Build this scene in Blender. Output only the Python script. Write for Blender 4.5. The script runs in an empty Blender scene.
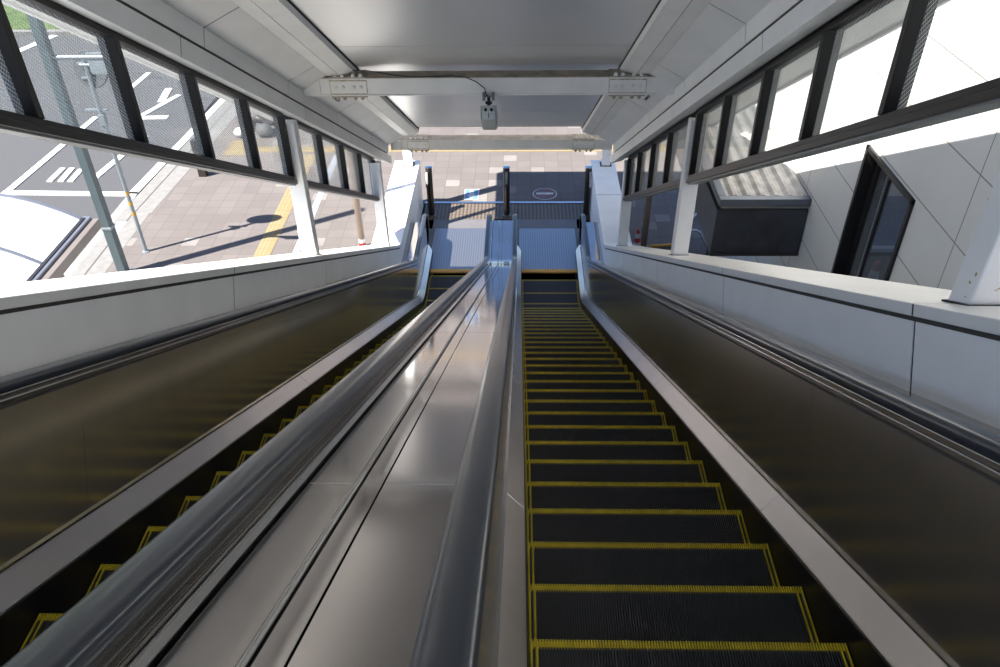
import bpy, bmesh, math, random
from mathutils import Vector, Matrix
random.seed(7)
C = bpy.context.scene.collection
H = 8.05                                  # camera height above the lower landing
S3, C3 = 0.5, math.sqrt(3) / 2            # sin / cos of the 30 degree incline
NOSE = -1.3                               # step nosing line, measured square to the incline from the eye line

# ------------------------------------------------------------------ camera
F_PX = 806.0
PITCH, YAW, ROLL = math.radians(37.37579), math.radians(-1.76368), 0.016
fw = Vector((math.sin(YAW) * math.cos(PITCH), math.cos(YAW) * math.cos(PITCH), -math.sin(PITCH)))
rt = Vector((math.cos(YAW), -math.sin(YAW), 0))
up = rt.cross(fw)
rt, up = math.cos(ROLL) * rt - math.sin(ROLL) * up, math.cos(ROLL) * up + math.sin(ROLL) * rt
cd = bpy.data.cameras.new('camera')
cd.sensor_width = 36
cd.lens = F_PX / 1000 * 36
cd.clip_start, cd.clip_end = 0.05, 400
cam = bpy.data.objects.new('camera', cd)
C.objects.link(cam)
cam.matrix_world = Matrix(((rt.x, up.x, -fw.x, 0), (rt.y, up.y, -fw.y, 0), (rt.z, up.z, -fw.z, H), (0, 0, 0, 1)))
bpy.context.scene.camera = cam


# ------------------------------------------------------------------ geometry helpers
def W(x, s, n):
    """incline coordinates (across, down the slope, square to it) -> world"""
    return Vector((x, s * C3 + n * S3, H - s * S3 + n * C3))


R_ARC = 1.4
S_HIT = (H + NOSE * C3) / S3
Y_HIT = S_HIT * C3 + NOSE * S3
T_TAN = R_ARC * math.tan(math.radians(15))
T1 = S_HIT - T_TAN
T2 = T1 + R_ARC * math.radians(30)
YC = Y_HIT + T_TAN


def frame(t):
    """point of the nosing line and its up vector, by length t along it"""
    if t <= T1:
        return t * C3 + NOSE * S3, H - t * S3 + NOSE * C3, S3, C3
    if t < T2:
        a = math.radians(30) - (t - T1) / R_ARC
        return YC - R_ARC * math.sin(a), R_ARC - R_ARC * math.cos(a), math.sin(a), math.cos(a)
    return YC + (t - T2), 0.0, 0.0, 1.0


def TY(y):
    return T2 + y - YC


def PT(t, x, h):
    y, z, uy, uz = frame(t)
    return Vector((x, y + h * uy, z + h * uz))


def ts(t0, t1):
    out = [t0]
    for i in range(0, 9):
        q = T1 + (T2 - T1) * i / 8
        if t0 + 1e-4 < q < t1 - 1e-4:
            out.append(q)
    out.append(t1)
    return out


def loft(bm, rings, closed=True, caps=True, us=None):
    uv = bm.loops.layers.uv.verify()
    vs = [[bm.verts.new(p) for p in r] for r in rings]
    n = len(rings[0])
    per = [0.0]
    for j in range(n):
        per.append(per[-1] + (Vector(rings[0][(j + 1) % n]) - Vector(rings[0][j])).length)
    for i in range(len(vs) - 1):
        for j in range(n if closed else n - 1):
            k = (j + 1) % n
            try:
                f = bm.faces.new((vs[i][j], vs[i][k], vs[i + 1][k], vs[i + 1][j]))
            except ValueError:
                continue
            u0, u1 = (us[i], us[i + 1]) if us else (i, i + 1)
            for l, c in zip(f.loops, ((u0, per[j]), (u0, per[j + 1]), (u1, per[j + 1]), (u1, per[j]))):
                l[uv].uv = c
    if caps and closed:
        for r in (vs[0], vs[-1]):
            try:
                bm.faces.new(r)
            except ValueError:
                pass
    return vs


def sweep(bm, prof, t0, t1, closed=True, caps=True):
    tt = ts(t0, t1)
    loft(bm, [[PT(t, x, h) for x, h in prof] for t in tt], closed, caps, tt)


def isweep(bm, prof, s0, s1, closed=True, caps=True):
    """straight incline sweep of an (x, n) profile"""
    loft(bm, [[W(x, s, n) for x, n in prof] for s in (s0, s1)], closed, caps, (s0, s1))


def rect(x0, x1, h0, h1):
    return [(x0, h0), (x1, h0), (x1, h1), (x0, h1)]


def box(bm, x0, x1, y0, y1, z0, z1):
    loft(bm, [[Vector((x, y, z)) for x, z in rect(x0, x1, z0, z1)] for y in (y0, y1)], True, True, (y0, y1))


def obox(bm, c, ax, ay, az, sx, sy, sz):
    c = Vector(c)
    rings = []
    for j in (-1, 1):
        rings.append([c + ax * (i * sx / 2) + ay * (j * sy / 2) + az * (k * sz / 2) for i, k in ((-1, -1), (1, -1), (1, 1), (-1, 1))])
    loft(bm, rings, True, True, (0, sy))


def tube(bm, pts, r, seg=12, caps=True, taper=None):
    pts = [Vector(p) for p in pts]
    rings, us, L = [], [], 0
    prev = None
    for i, p in enumerate(pts):
        d = (pts[min(i + 1, len(pts) - 1)] - pts[max(i - 1, 0)]).normalized()
        a = Vector((0, 0, 1)) if abs(d.z) < .9 else Vector((1, 0, 0))
        if prev is not None:
            u = (prev - d * prev.dot(d)).normalized()
        else:
            u = (a - d * a.dot(d)).normalized()
        prev = u
        v = d.cross(u)
        rr = r if taper is None else taper[i]
        rings.append([p + (u * math.cos(2 * math.pi * k / seg) + v * math.sin(2 * math.pi * k / seg)) * rr for k in range(seg)])
        if i:
            L += (p - pts[i - 1]).length
        us.append(L)
    loft(bm, rings, True, caps, us)


def dome(bm, c, ax, r, h, seg=10, rings=3):
    """a hexagon-ish bolt head with a rounded crown, axis ax"""
    c, ax = Vector(c), ax.normalized()
    a = Vector((0, 0, 1)) if abs(ax.z) < .9 else Vector((1, 0, 0))
    u = (a - ax * a.dot(ax)).normalized()
    v = ax.cross(u)
    R = []
    for rr, hh in ((r * 1.25, 0), (r * 1.25, h * .2), (r, h * .2), (r, h * .6), (r * .8, h * .85), (r * .4, h)):
        R.append([c + ax * hh + (u * math.cos(2 * math.pi * k / seg) + v * math.sin(2 * math.pi * k / seg)) * rr for k in range(seg)])
    loft(bm, R, True, True, None)


def newbm():
    return bmesh.new()


def obj(name, bm, mat, parent=None, smooth=False, bevel=0):
    me = bpy.data.meshes.new(name)
    bmesh.ops.recalc_face_normals(bm, faces=bm.faces[:])
    bm.to_mesh(me)
    bm.free()
    if mat:
        me.materials.append(mat)
    o = bpy.data.objects.new(name, me)
    C.objects.link(o)
    if parent is not None:
        o.parent = parent
        o.matrix_parent_inverse = parent.matrix_world.inverted() if parent.type != 'EMPTY' else Matrix.Translation(-Vector(parent.location))
    if smooth:
        for p in me.polygons:
            p.use_smooth = True
        me.set_sharp_from_angle(angle=math.radians(40))
    if bevel:
        b = o.modifiers.new('bevel', 'BEVEL')
        b.width, b.segments, b.limit_method, b.angle_limit = bevel, 2, 'ANGLE', math.radians(40)
    return o


def thing(name, label, cat, loc=(0, 0, 0), group=None):
    o = bpy.data.objects.new(name, None)
    C.objects.link(o)
    o.location = loc
    o['label'], o['category'] = label, cat
    if group:
        o['group'] = group
    return o


def tag(o, label, cat, group=None):
    o['label'], o['category'] = label, cat
    if group:
        o['group'] = group
    return o


def struct(o, label=None):
    o['kind'] = 'structure'
    if label:
        o['label'] = label
    return o


# ------------------------------------------------------------------ materials
class NT:
    def __init__(self, name):
        self.m = bpy.data.materials.new(name)
        self.m.use_nodes = True
        self.t = self.m.node_tree
        self.n = self.t.nodes
        self.b = self.n['Principled BSDF']

    def node(self, typ, **kw):
        x = self.n.new(typ)
        for k, v in kw.items():
            setattr(x, k, v)
        return x

    def link(self, a, b):
        self.t.links.new(a, b)

    def math(self, op, a, b=None, c=None):
        x = self.node('ShaderNodeMath', operation=op)
        for i, v in enumerate((a, b, c)):
            if v is None:
                continue
            if isinstance(v, (int, float)):
                x.inputs[i].default_value = v
            else:
                self.link(v, x.inputs[i])
        return x.outputs[0]

    def pos(self):
        g = self.node('ShaderNodeNewGeometry')
        s = self.node('ShaderNodeSeparateXYZ')
        self.link(g.outputs['Position'], s.inputs[0])
        return g.outputs['Position'], s.outputs[0], s.outputs[1], s.outputs[2]

    def lines(self, c, period, off, width):
        a = self.math('MULTIPLY_ADD', c, 1 / period, .5 - off / period)
        a = self.math('FRACT', a)
        a = self.math('ABSOLUTE', self.math('SUBTRACT', a, .5))
        return self.math('LESS_THAN', a, width / period / 2)

    def mix(self, fac, a, b):
        x = self.node('ShaderNodeMix', data_type='RGBA')
        if isinstance(fac, (int, float)):
            x.inputs[0].default_value = fac
        else:
            self.link(fac, x.inputs[0])
        for i, v in ((6, a), (7, b)):
            if isinstance(v, tuple):
                x.inputs[i].default_value = (*v, 1)
            else:
                self.link(v, x.inputs[i])
        return x.outputs[2]

    def noise(self, scale, detail=4, vec=None, sc=(1, 1, 1)):
        x = self.node('ShaderNodeTexNoise')
        x.inputs['Scale'].default_value = scale
        x.inputs['Detail'].default_value = detail
        if vec is None:
            vec = self.pos()[0]
        mp = self.node('ShaderNodeMapping')
        mp.inputs['Scale'].default_value = sc
        self.link(vec, mp.inputs[0])
        self.link(mp.outputs[0], x.inputs['Vector'])
        return x.outputs['Fac']

    def ramp(self, v, a, b, lo=0, hi=1):
        x = self.node('ShaderNodeMapRange')
        self.link(v, x.inputs[0])
        x.inputs[1].default_value, x.inputs[2].default_value, x.inputs[3].default_value, x.inputs[4].default_value = a, b, lo, hi
        return x.outputs[0]

    def bump(self, h, strength=.3, dist=.01):
        x = self.node('ShaderNodeBump')
        x.inputs['Strength'].default_value = strength
        x.inputs['Distance'].default_value = dist
        self.link(h, x.inputs['Height'])
        self.link(x.outputs[0], self.b.inputs['Normal'])

    def set(self, **kw):
        for k, v in kw.items():
            k = k.replace('_', ' ')
            if isinstance(v, tuple):
                self.b.inputs[k].default_value = (*v, 1)
            elif isinstance(v, (int, float)):
                self.b.inputs[k].default_value = v
            else:
                self.link(v, self.b.inputs[k])
        return self


def plain(name, col, rough=.5, metal=0., var=.08, scale=3., spec=.5):
    t = NT(name)
    f = t.ramp(t.noise(scale, 5), .3, .7)
    c = t.mix(f, tuple(x * (1 - var) for x in col), tuple(min(1, x * (1 + var)) for x in col))
    t.set(Base_Color=c, Roughness=rough, Metallic=metal)
    t.b.inputs['Specular IOR Level'].default_value = spec
    return t.m


def steel(name, col, rough, aniso=0., streak=.0, var=.1, scale=2.):
    """brushed stainless; brushing runs along u (down the slope)"""
    t = NT(name)
    f = t.ramp(t.noise(scale, 5), .3, .7)
    c = t.mix(f, tuple(x * (1 - var) for x in col), tuple(min(1, x * (1 + var)) for x in col))
    uvn = t.node('ShaderNodeUVMap')
    fine = t.noise(60, 2, uvn.outputs[0], (.03, 3, 1))
    r = t.math('MULTIPLY_ADD', fine, streak, rough - streak / 2)
    t.set(Base_Color=c, Metallic=1., Roughness=r)
    if aniso:
        t.b.inputs['Anisotropic'].default_value = aniso
        tg = t.node('ShaderNodeTangent', direction_type='UV_MAP')
        t.b.inputs['Anisotropic Rotation'].default_value = .25
        t.link(tg.outputs[0], t.b.inputs['Tangent'])
    return t.m


def rust_paint():
    t = NT('white_paint_with_rust_spots')
    a = t.noise(22, 3)
    f = t.ramp(a, .705, .74)
    c = t.mix(f, (.80, .795, .79), (.42, .25, .06))
    t.set(Base_Color=c, Roughness=.5)
    return t.m


M = {}
M['panel'] = plain('white_enamel_panel', (.80, .80, .79), .38, var=.04)
M['coping'] = plain('white_coping', (.74, .73, .70), .33, var=.05)
M['paint'] = plain('white_paint', (.80, .795, .78), .45, var=.05)
M['beam'] = plain('cream_beam_paint', (.80, .78, .735), .5, var=.08)
M['rusty'] = plain('dirty_cream_paint', (.40, .34, .26), .6, var=.25, scale=9)
M['rusty_edge'] = plain('rust_stained_edge', (.50, .42, .30), .8, var=.4, scale=30)
M['dark_gap'] = plain('dark_joint_sealant', (.05, .045, .04), .8)
M['frame'] = plain('dark_bronze_window_frame', (.011, .0095, .009), .42)
M['sign_back'] = plain('dull_sign_back', (.055, .06, .065), .6)
M['rust_paint'] = rust_paint()
M['fin'] = plain('grey_fin', (.09, .09, .09), .5, .2)  # outer fins a lighter grey than the window frame
M['grey_metal'] = plain('grey_metal', (.22, .23, .23), .4, .3)
M['black'] = plain('black_plastic', (.012, .012, .013), .45)
M['skirt'] = plain('black_skirt_panel', (.010, .010, .011), .35)
M['step'] = plain('black_step_tread', (.030, .029, .031), .55)
M['yellow'] = plain('yellow_step_edge', (.60, .46, .012), .55, var=.2, scale=20)
M['comb'] = plain('orange_yellow_comb', (.62, .34, .03), .45)
M['ceil'] = plain('ceiling_aluminium', (.78, .78, .785), .33, .45, .03, .6)
M['deck'] = steel('deck_stainless', (.45, .42, .405), .080, .0, .06, .06)
M['deck_rail'] = steel('bright_deck_rail', (.55, .54, .53), .22)
M['balu_dark'] = steel('dim_reflection_stainless', (.43, .385, .335), .165, .93, .05, .10, 1.2)  # darker copy of the same stainless, its dim reflection put into the colour
M['balu'] = steel('yellow_reflection_stainless', (.76, .67, .50), .120, .90, .03, .10, 1.2)  # brighter golden copy: reflected yellow step edges put into the base colour
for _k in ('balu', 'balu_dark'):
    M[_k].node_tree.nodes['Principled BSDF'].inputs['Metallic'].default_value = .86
M['inner_deck'] = steel('skirt_deck_stainless', (.60, .57, .56), .30, .5, .1, .06)
M['bronze'] = plain('dark_bronze', (.06, .05, .045), .3, .6)
M['concrete'] = plain('pale_concrete', (.135, .132, .127), .85, var=.12, scale=8)
M['aggregate'] = plain('speckled_aggregate', (.17, .168, .16), .9, var=.5, scale=40)
M['road_paint'] = plain('white_road_paint', (.46, .46, .455), .7, var=.12, scale=30)
M['teal'] = plain('grey_green_painted_steel', (.060, .082, .088), .4, var=.06)
M['galv'] = plain('pale_galvanised_steel', (.22, .25, .27), .4, .4)
M['amber'] = plain('amber_tape', (.40, .22, .015), .5)
M['red'] = plain('red_plastic', (.30, .02, .014), .45)
M['white_tape'] = plain('white_reflective_band', (.45, .45, .45), .4)
M['beige'] = plain('beige_column_paint', (.14, .105, .08), .5)
M['chrome'] = steel('polished_stainless', (.65, .65, .66), .12)
M['awning'] = plain('dark_navy_metal', (.030, .033, .042), .45, .2, var=.35, scale=5)
M['awning_rim'] = plain('grey_blue_rim', (.10, .115, .14), .4, .3)
M['roofing'] = plain('pale_weathered_roofing', (.34, .325, .30), .7, var=.3, scale=6)
M['worn_red'] = plain('worn_red_sticker', (.11, .055, .06), .6, var=.3, scale=8)
M['worn_white'] = plain('worn_white_sticker', (.42, .42, .42), .6, var=.2, scale=8)
M['blue_sign'] = plain('blue_floor_sticker', (.075, .17, .31), .5)
M['canopy_white'] = plain('white_polycarbonate', (.82, .82, .82), .3, var=.02)
M['trim_grey'] = plain('grey_aluminium_trim', (.16, .17, .20), .35, .5)
M['taupe'] = plain('taupe_fascia', (.115, .10, .092), .5)
M['stone'] = plain('grey_stone', (.05, .053, .055), .7)
M['shade_blue'] = plain('shade_blue_behind_window', (.07, .12, .19), .6)  # blue shade seen behind the tall window, put into the colour
M['pale_wall'] = plain('pale_interior', (.62, .64, .62), .6)
M['camera_grey'] = plain('camera_grey', (.55, .57, .55), .4)
M['lens'] = plain('black_gland', (.01, .01, .01), .2)
M['plate_dark'] = plain('dark_floor_plate', (.12, .115, .12), .5, .3)


def mat_handrail():
    t = NT('glossy_dark_grey_handrail')
    t.set(Base_Color=(.024, .030, .041), Roughness=.28)
    t.b.inputs['Coat Weight'].default_value = .25
    t.b.inputs['Coat Roughness'].default_value = .10
    return t.m


def mat_paver():
    t = NT('pink_beige_pavers')
    p, x, y, z = t.pos()
    P_ = .31
    fx = t.math('FLOOR', t.math('MULTIPLY_ADD', x, 1 / P_, .24))
    fy = t.math('FLOOR', t.math('MULTIPLY_ADD', y, 1 / P_, .10))
    cb = t.node('ShaderNodeCombineXYZ')
    t.link(fx, cb.inputs[0])
    t.link(fy, cb.inputs[1])
    wn = t.node('ShaderNodeTexWhiteNoise', noise_dimensions='2D')
    t.link(cb.outputs[0], wn.inputs['Vector'])
    v = wn.outputs['Value']
    c = t.mix(t.ramp(v, 0, 1), (.089, .077, .072), (.105, .092, .086))
    c = t.mix(t.math('GREATER_THAN', v, .955), c, (.155, .145, .135))
    gx = t.lines(x, P_, -.24 * P_, .010)
    gy = t.lines(y, P_, -.10 * P_, .010)
    c = t.mix(t.math('MAXIMUM', gx, gy), c, (.06, .05, .046))
    d = t.ramp(t.noise(1.3, 6), .35, .7)
    c2 = t.mix(t.math('MULTIPLY', d, .42), c, (.070, .060, .055))
    t.set(Base_Color=c2, Roughness=.85)
    return t.m


def mat_asphalt():
    t = NT('grey_asphalt')
    f = t.noise(45, 6)
    c = t.mix(t.ramp(f, .3, .7), (.033, .034, .037), (.058, .059, .064))
    t.set(Base_Color=c, Roughness=.95)
    return t.m


def mat_tactile():
    t = NT('yellow_tactile_paving')
    p, x, y, z = t.pos()
    g = t.math('MAXIMUM', t.lines(x, .30, .0, .012), t.lines(y, .30, .0, .012))
    bars = t.lines(x, .075, .0, .03)
    c = t.mix(bars, (.155, .115, .055), (.185, .143, .072))
    c = t.mix(g, c, (.12, .09, .035))
    t.set(Base_Color=c, Roughness=.8)
    return t.m


def mat_ribbed(name, a, b, period, width, rough, metal, cross=None):
    t = NT(name)
    p, x, y, z = t.pos()
    l = t.lines(x, period, 0, width)
    c = t.mix(l, a, b)
    if cross:
        c = t.mix(t.lines(y, cross, 0, .008), c, tuple(v * .4 for v in a))
    t.set(Base_Color=c, Roughness=rough, Metallic=metal)
    t.bump(l, .5, .004)
    return t.m


def mat_tiled_wall():
    t = NT('white_wall_panels')
    p, x, y, z = t.pos()
    g = t.math('MAXIMUM', t.lines(z, .615, H - 2.89, .014), t.lines(y, 1.70, 5.84, .014))
    f = t.ramp(t.noise(.8, 4), .3, .7)
    c = t.mix(f, (.62, .625, .61), (.70, .70, .68))
    t.set(Base_Color=t.mix(g, c, (.26, .24, .22)), Roughness=.5)
    return t.m


def mat_glass(name='wired_glass'):
    t = NT(name)
    t.n.remove(t.b)
    out = [n for n in t.n if n.type == 'OUTPUT_MATERIAL'][0]
    p, x, y, z = t.pos()
    a = t.math('ADD', y, z)
    b = t.math('SUBTRACT', y, z)
    w = t.math('MAXIMUM', t.lines(a, .024, 0, .0032), t.lines(b, .024, 0, .0018))
    dust = t.ramp(t.noise(2.5, 4), .3, .8, .03, .10)
    w = t.math('ADD', t.math('MULTIPLY', w, .7), dust)
    tr = t.node('ShaderNodeBsdfTransparent')
    tr.inputs[0].default_value = (.90, .93, .92, 1)
    gl = t.node('ShaderNodeBsdfGlossy')
    gl.inputs['Roughness'].default_value = .02
    ge = t.node('ShaderNodeNewGeometry')
    dp = t.node('ShaderNodeVectorMath', operation='DOT_PRODUCT')
    t.link(ge.outputs['Incoming'], dp.inputs[0])
    t.link(ge.outputs['Normal'], dp.inputs[1])
    cs = t.math('ABSOLUTE', dp.outputs['Value'])
    fr = t.math('MULTIPLY_ADD', t.math('POWER', t.math('SUBTRACT', 1.0, cs), 5.0), .90, .07)
    m1 = t.node('ShaderNodeMixShader')
    t.link(fr, m1.inputs[0])
    t.link(tr.outputs[0], m1.inputs[1])
    t.link(gl.outputs[0], m1.inputs[2])
    df = t.node('ShaderNodeBsdfDiffuse')
    df.inputs[0].default_value = (.75, .77, .76, 1)
    tl = t.node('ShaderNodeBsdfTranslucent')
    tl.inputs[0].default_value = (.75, .77, .76, 1)
    m0 = t.node('ShaderNodeMixShader')
    m0.inputs[0].default_value = .5
    t.link(df.outputs[0], m0.inputs[1])
    t.link(tl.outputs[0], m0.inputs[2])
    m2 = t.node('ShaderNodeMixShader')
    t.link(w, m2.inputs[0])
    t.link(m1.outputs[0], m2.inputs[1])
    t.link(m0.outputs[0], m2.inputs[2])
    t.link(m2.outputs[0], out.inputs[0])
    return t.m


def mat_grass():
    t = NT('green_grass')
    c = t.mix(t.ramp(t.noise(6, 6), .3, .7), (.026, .052, .008), (.062, .098, .02))
    t.set(Base_Color=c, Roughness=.9)
    return t.m


M['handrail'] = mat_handrail()
M['paver'] = mat_paver()
M['asphalt'] = mat_asphalt()
M['tactile'] = mat_tactile()
M['floor_plate'] = mat_ribbed('ribbed_floor_plate', (.27, .28, .30), (.34, .35, .37), .045, .020, .36, .9)
M['grating'] = mat_ribbed('brown_ribbed_grating', (.060, .048, .038), (.13, .10, .075), .075, .04, .55, .2, .11)
M['wall_tiles'] = mat_tiled_wall()
M['glass'] = mat_glass()
M['grass'] = mat_grass()
M['mesh_panel'] = mat_ribbed('grey_mesh', (.10, .12, .14), (.28, .30, .32), .05, .02, .6, 0, .05)
M['drain'] = mat_ribbed('steel_drain_grate', (.10, .11, .14), (.50, .52, .55), .04, .02, .5, .3, .06)

# ------------------------------------------------------------------ escalators
PITCH_ = .4064
N_CL = 110


def step_meshes():
    d, wdt, z0 = .405, 1.0, -.012
    p = wdt / N_CL
    cols = []
    for i in range(N_CL):
        a = i * p
        cols += [(a, z0, i), (a + p * .45, z0, i), (a + p * .45, 0, i), (a + p, 0, i)]
    cols.append((wdt, z0, N_CL - 1))
    dark, yel = newbm(), newbm()
    ys = (0, -.027, -d)
    for r in range(2):
        for j in range(len(cols) - 1):
            xa, za, i = cols[j]
            xb, zb, _ = cols[j + 1]
            y_ = r == 0 or i in (0, 2) or i in (N_CL - 1, N_CL - 3)
            bm = yel if y_ else dark
            v = [bm.verts.new(q) for q in ((xa, ys[r], za), (xb, ys[r], zb), (xb, ys[r + 1], zb), (xa, ys[r + 1], za))]
            bm.faces.new(v)
    # ridged riser falling from the nosing, and the step's sides
    for j in range(len(cols) - 1):
        xa, za, i = cols[j]
        xb, zb, _ = cols[j + 1]
        ya, yb = (-.012 if za < 0 else 0), (-.012 if zb < 0 else 0)
        for k in range(4):
            def q(x, y, z, kk):
                f = kk / 4
                return (x, y - .05 * f * f, z * (1 - f) - .21 * f)
            bm = dark
            v = [bm.verts.new(c) for c in (q(xa, ya, za, k), q(xb, yb, zb, k), q(xb, yb, zb, k + 1), q(xa, ya, za, k + 1))]
            bm.faces.new(v)
    for x in (0, wdt):
        v = [dark.verts.new(c) for c in ((x, -.001, z0), (x, -d, z0), (x, -d, -.06), (x, -.06, -.21))]
        dark.faces.new(v)
    out = []
    for nm, bm, m in (('step', dark, 'step'), ('step_edge_line', yel, 'yellow')):
        me = bpy.data.meshes.new(nm)
        bmesh.ops.remove_doubles(bm, verts=bm.verts[:], dist=1e-5)
        bmesh.ops.recalc_face_normals(bm, faces=bm.faces[:])
        bm.to_mesh(me)
        bm.free()
        me.materials.append(M[m])
        out.append(me)
    return out


STEP_ME, EDGE_ME = step_meshes()
T_START = .2
T_NEWEL = TY(12.85)
DECK_SEAMS = [1.8, 4.55, 7.3, 10.05, 12.8]
BAL_SEAMS = [1.72, 3.10, 4.42, 5.86, 7.24, 8.62, 10.0, 11.4, 12.7, TY(11.9)]


def cuts(t0, t1, seams):
    q = [t0] + [s for s in seams if t0 + .05 < s < t1 - .05] + [t1]
    return list(zip(q[:-1], q[1:]))


def side(par, edge, d, o_skirt=.011, o_panel=.101, o_rail=.125, slab=.24):
    """one balustrade: edge = x of the step edge, d = +1/-1 away from the steps"""
    X = lambda o: edge + d * o
    bm = newbm()
    sweep(bm, [(X(.006), -.35), (X(.006), .078), (X(.022), .078), (X(.022), -.35)], T_START, TY(13.0))
    obj('skirt_panel', bm, M['skirt'], par)
    bm = newbm()
    for a, b in cuts(T_START, TY(12.98), [3.4, 6.2, 9.0, 11.8, TY(11.9)]):
        tt = [a + .002] + ts(a + .002, b - .002)[1:]
        rings = [[PT(t, X(x), h) for x, h in ((o_skirt, .072), (o_skirt, .085), (o_panel - .004, .165), (o_panel - .004, .145))] for t in tt]
        if abs(b - TY(12.98)) < .01:        # rounded tail where the deck runs out at the landing
            for dt, sh in ((.05, .02), (.09, .055), (.11, .09)):
                k = min(sh, o_panel - o_skirt - .012)
                rings.append([PT(tt[-1] + dt, X(x), h) for x, h in ((o_skirt + k, .072), (o_skirt + k, .085 + .08 * k / .09), (o_panel - .004, .165), (o_panel - .004, .145))])
            tt = tt + [tt[-1] + .05, tt[-1] + .09, tt[-1] + .11]
        loft(bm, rings, True, True, tt)
    obj('inner_deck', bm, M['inner_deck'], par, bevel=.002)
    bm = newbm()
    sweep(bm, [(X(o_panel - .012), .163), (X(o_panel - .012), .172), (X(o_panel), .172), (X(o_panel), .163)], T_START, TY(12.98))
    obj('deck_bead', bm, M['deck_rail'], par)
    bm = newbm()
    for a, b in cuts(T_START, T_NEWEL + .18, BAL_SEAMS):
        sweep(bm, rect(*sorted((X(o_panel), X(o_panel + .02))), .15, .705), a + .0012, b - .0012)
    # rounded newel end of the panel
    rr = .27
    hc = .705 - rr
    y0 = frame(T_NEWEL)[0]
    ring = []
    for x in (X(o_panel), X(o_panel + .02)):
        ring.append([Vector((x, y0 + .18 + (rr + .05) * math.cos(a), hc + rr * math.sin(a))) for a in [math.radians(q) for q in range(-90, 91, 15)]])
    loft(bm, ring, True, True, (0, .02))
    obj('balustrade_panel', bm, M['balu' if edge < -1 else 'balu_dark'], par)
    bm = newbm()
    sweep(bm, rect(*sorted((X(o_panel + .022), X(o_panel + .04))), .0, .70), T_START, T_NEWEL + .18)
    obj('balustrade_core', bm, M['dark_gap'], par)
    # rail that carries the handrail: two bright beads and a dark groove
    bm = newbm()
    sweep(bm, rect(*sorted((X(o_panel - .010), X(o_rail + .03))), .712, .732), T_START, T_NEWEL + .2)
    sweep(bm, rect(*sorted((X(o_rail - .030), X(o_rail + .030))), .732, .752), T_START, T_NEWEL + .2)
    obj('handrail_guide', bm, M['deck_rail'], par, bevel=.003)
    bm = newbm()
    sweep(bm, rect(*sorted((X(o_panel - .002), X(o_rail + .02))), .700, .712), T_START, T_NEWEL + .2)
    obj('guide_groove', bm, M['dark_gap'], par)
    # handrail: C-shaped rubber belt that turns down round the newel
    prof = []
    for k in range(15):
        a = math.pi * (-.18 + 1.36 * k / 14)
        ca, sa = math.cos(a), math.sin(a)
        prof.append((math.copysign(abs(ca) ** .6, ca) * .041, math.copysign(abs(sa) ** .6, sa) * .024))
    prof = [(-.02, -.016)] + prof[::-1] + [(.02, -.016)]
    rings, us = [], []
    tt = ts(T_START, T_NEWEL + .18)
    for t in tt:
        rings.append([PT(t, X(o_rail) + px, .772 + ph) for px, ph in prof])
        us.append(t)
    yb = frame(T_NEWEL)[0] + .18
    for k in range(1, 13):
        a = math.radians(90 - 15 * k)
        rr = .33
        rings.append([Vector((X(o_rail) + px, yb + (rr + ph) * math.cos(a) * 1.0, .772 - rr + (rr + ph) * math.sin(a))) for px, ph in prof])
        us.append(us[-1] + .09)
    bm = newbm()
    loft(bm, rings, True, True, us)
    obj('handrail', bm, M['handrail'], par, smooth=True)
    if slab:
        bm = newbm()
        for a, b in cuts(T_START, TY(12.95), [3.0, 5.7, 8.4, 11.1, TY(11.95)]):
            sweep(bm, rect(*sorted((X(o_rail + .035), X(o_rail + slab))), .69, .715), a + .0015, b - .0015)
        obj('outer_deck', bm, M['deck'], par)


def escalator(x0, phase, label, sides):
    e = thing('escalator', label, 'escalator', (x0 + .5, 12.4, 0))
    first = True
    t = phase
    y_end = 12.36
    while t < TY(y_end):
        y, z, _, _ = frame(t)
        o = bpy.data.objects.new('step', STEP_ME)
        C.objects.link(o)
        o.parent = e
        o.location = Vector((x0, y, z)) - Vector(e.location)
        q = bpy.data.objects.new('step_edge_line', EDGE_ME)
        C.objects.link(q)
        q.parent = o
        t += PITCH_
    for kw in sides:
        side(e, **kw)
    bm = newbm()
    box(bm, x0 - .004, x0 + 1.004, 12.385, 12.475, -.02, .006)
    for i in range(40):
        xa = x0 + .012 + i * .025
        box(bm, xa, xa + .012, 12.35, 12.386, -.012, .004)
    obj('comb_plate', bm, M['comb'], e)
    bm = newbm()
    box(bm, x0 - .05, x0 + 1.05, 12.478, 13.96, -.02, .004)
    obj('landing_plate', bm, M['floor_plate'], e)
    bm = newbm()
    box(bm, x0 - .1, x0 + 1.1, 13.965, 14.33, -.02, .003)
    obj('dark_landing_plate', bm, M['plate_dark'], e)
    # black pan under the steps
    bm = newbm()
    sweep(bm, rect(x0 - .02, x0 + 1.02, -.45, -.43), T_START, TY(12.4))
    obj('step_pan', bm, M['black'], e)
    return e


EDGE_RL, EDGE_RR, EDGE_LL, EDGE_LR = .034, 1.034, -1.64, -.64
escalator(EDGE_RL, 2.43 - 3 * PITCH_, 'right escalator with its whole flight of black yellow-edged steps in view', [
    dict(edge=EDGE_RR, d=1, slab=.345), dict(edge=EDGE_RL, d=-1, slab=0)])
escalator(EDGE_LL, 2.567 - 4 * PITCH_, 'left escalator, its black steps half hidden behind the divider handrail', [
    dict(edge=EDGE_LL, d=-1, slab=.355), dict(edge=EDGE_LR, d=1, o_skirt=.008, o_panel=.040, o_rail=.067, slab=0)])

# the steel deck between the two escalators
dv = thing('escalator_divider', 'long stainless steel deck running down between the two escalators', 'divider', (-.33, 12.4, 0))
TD = TY(13.02)


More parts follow.
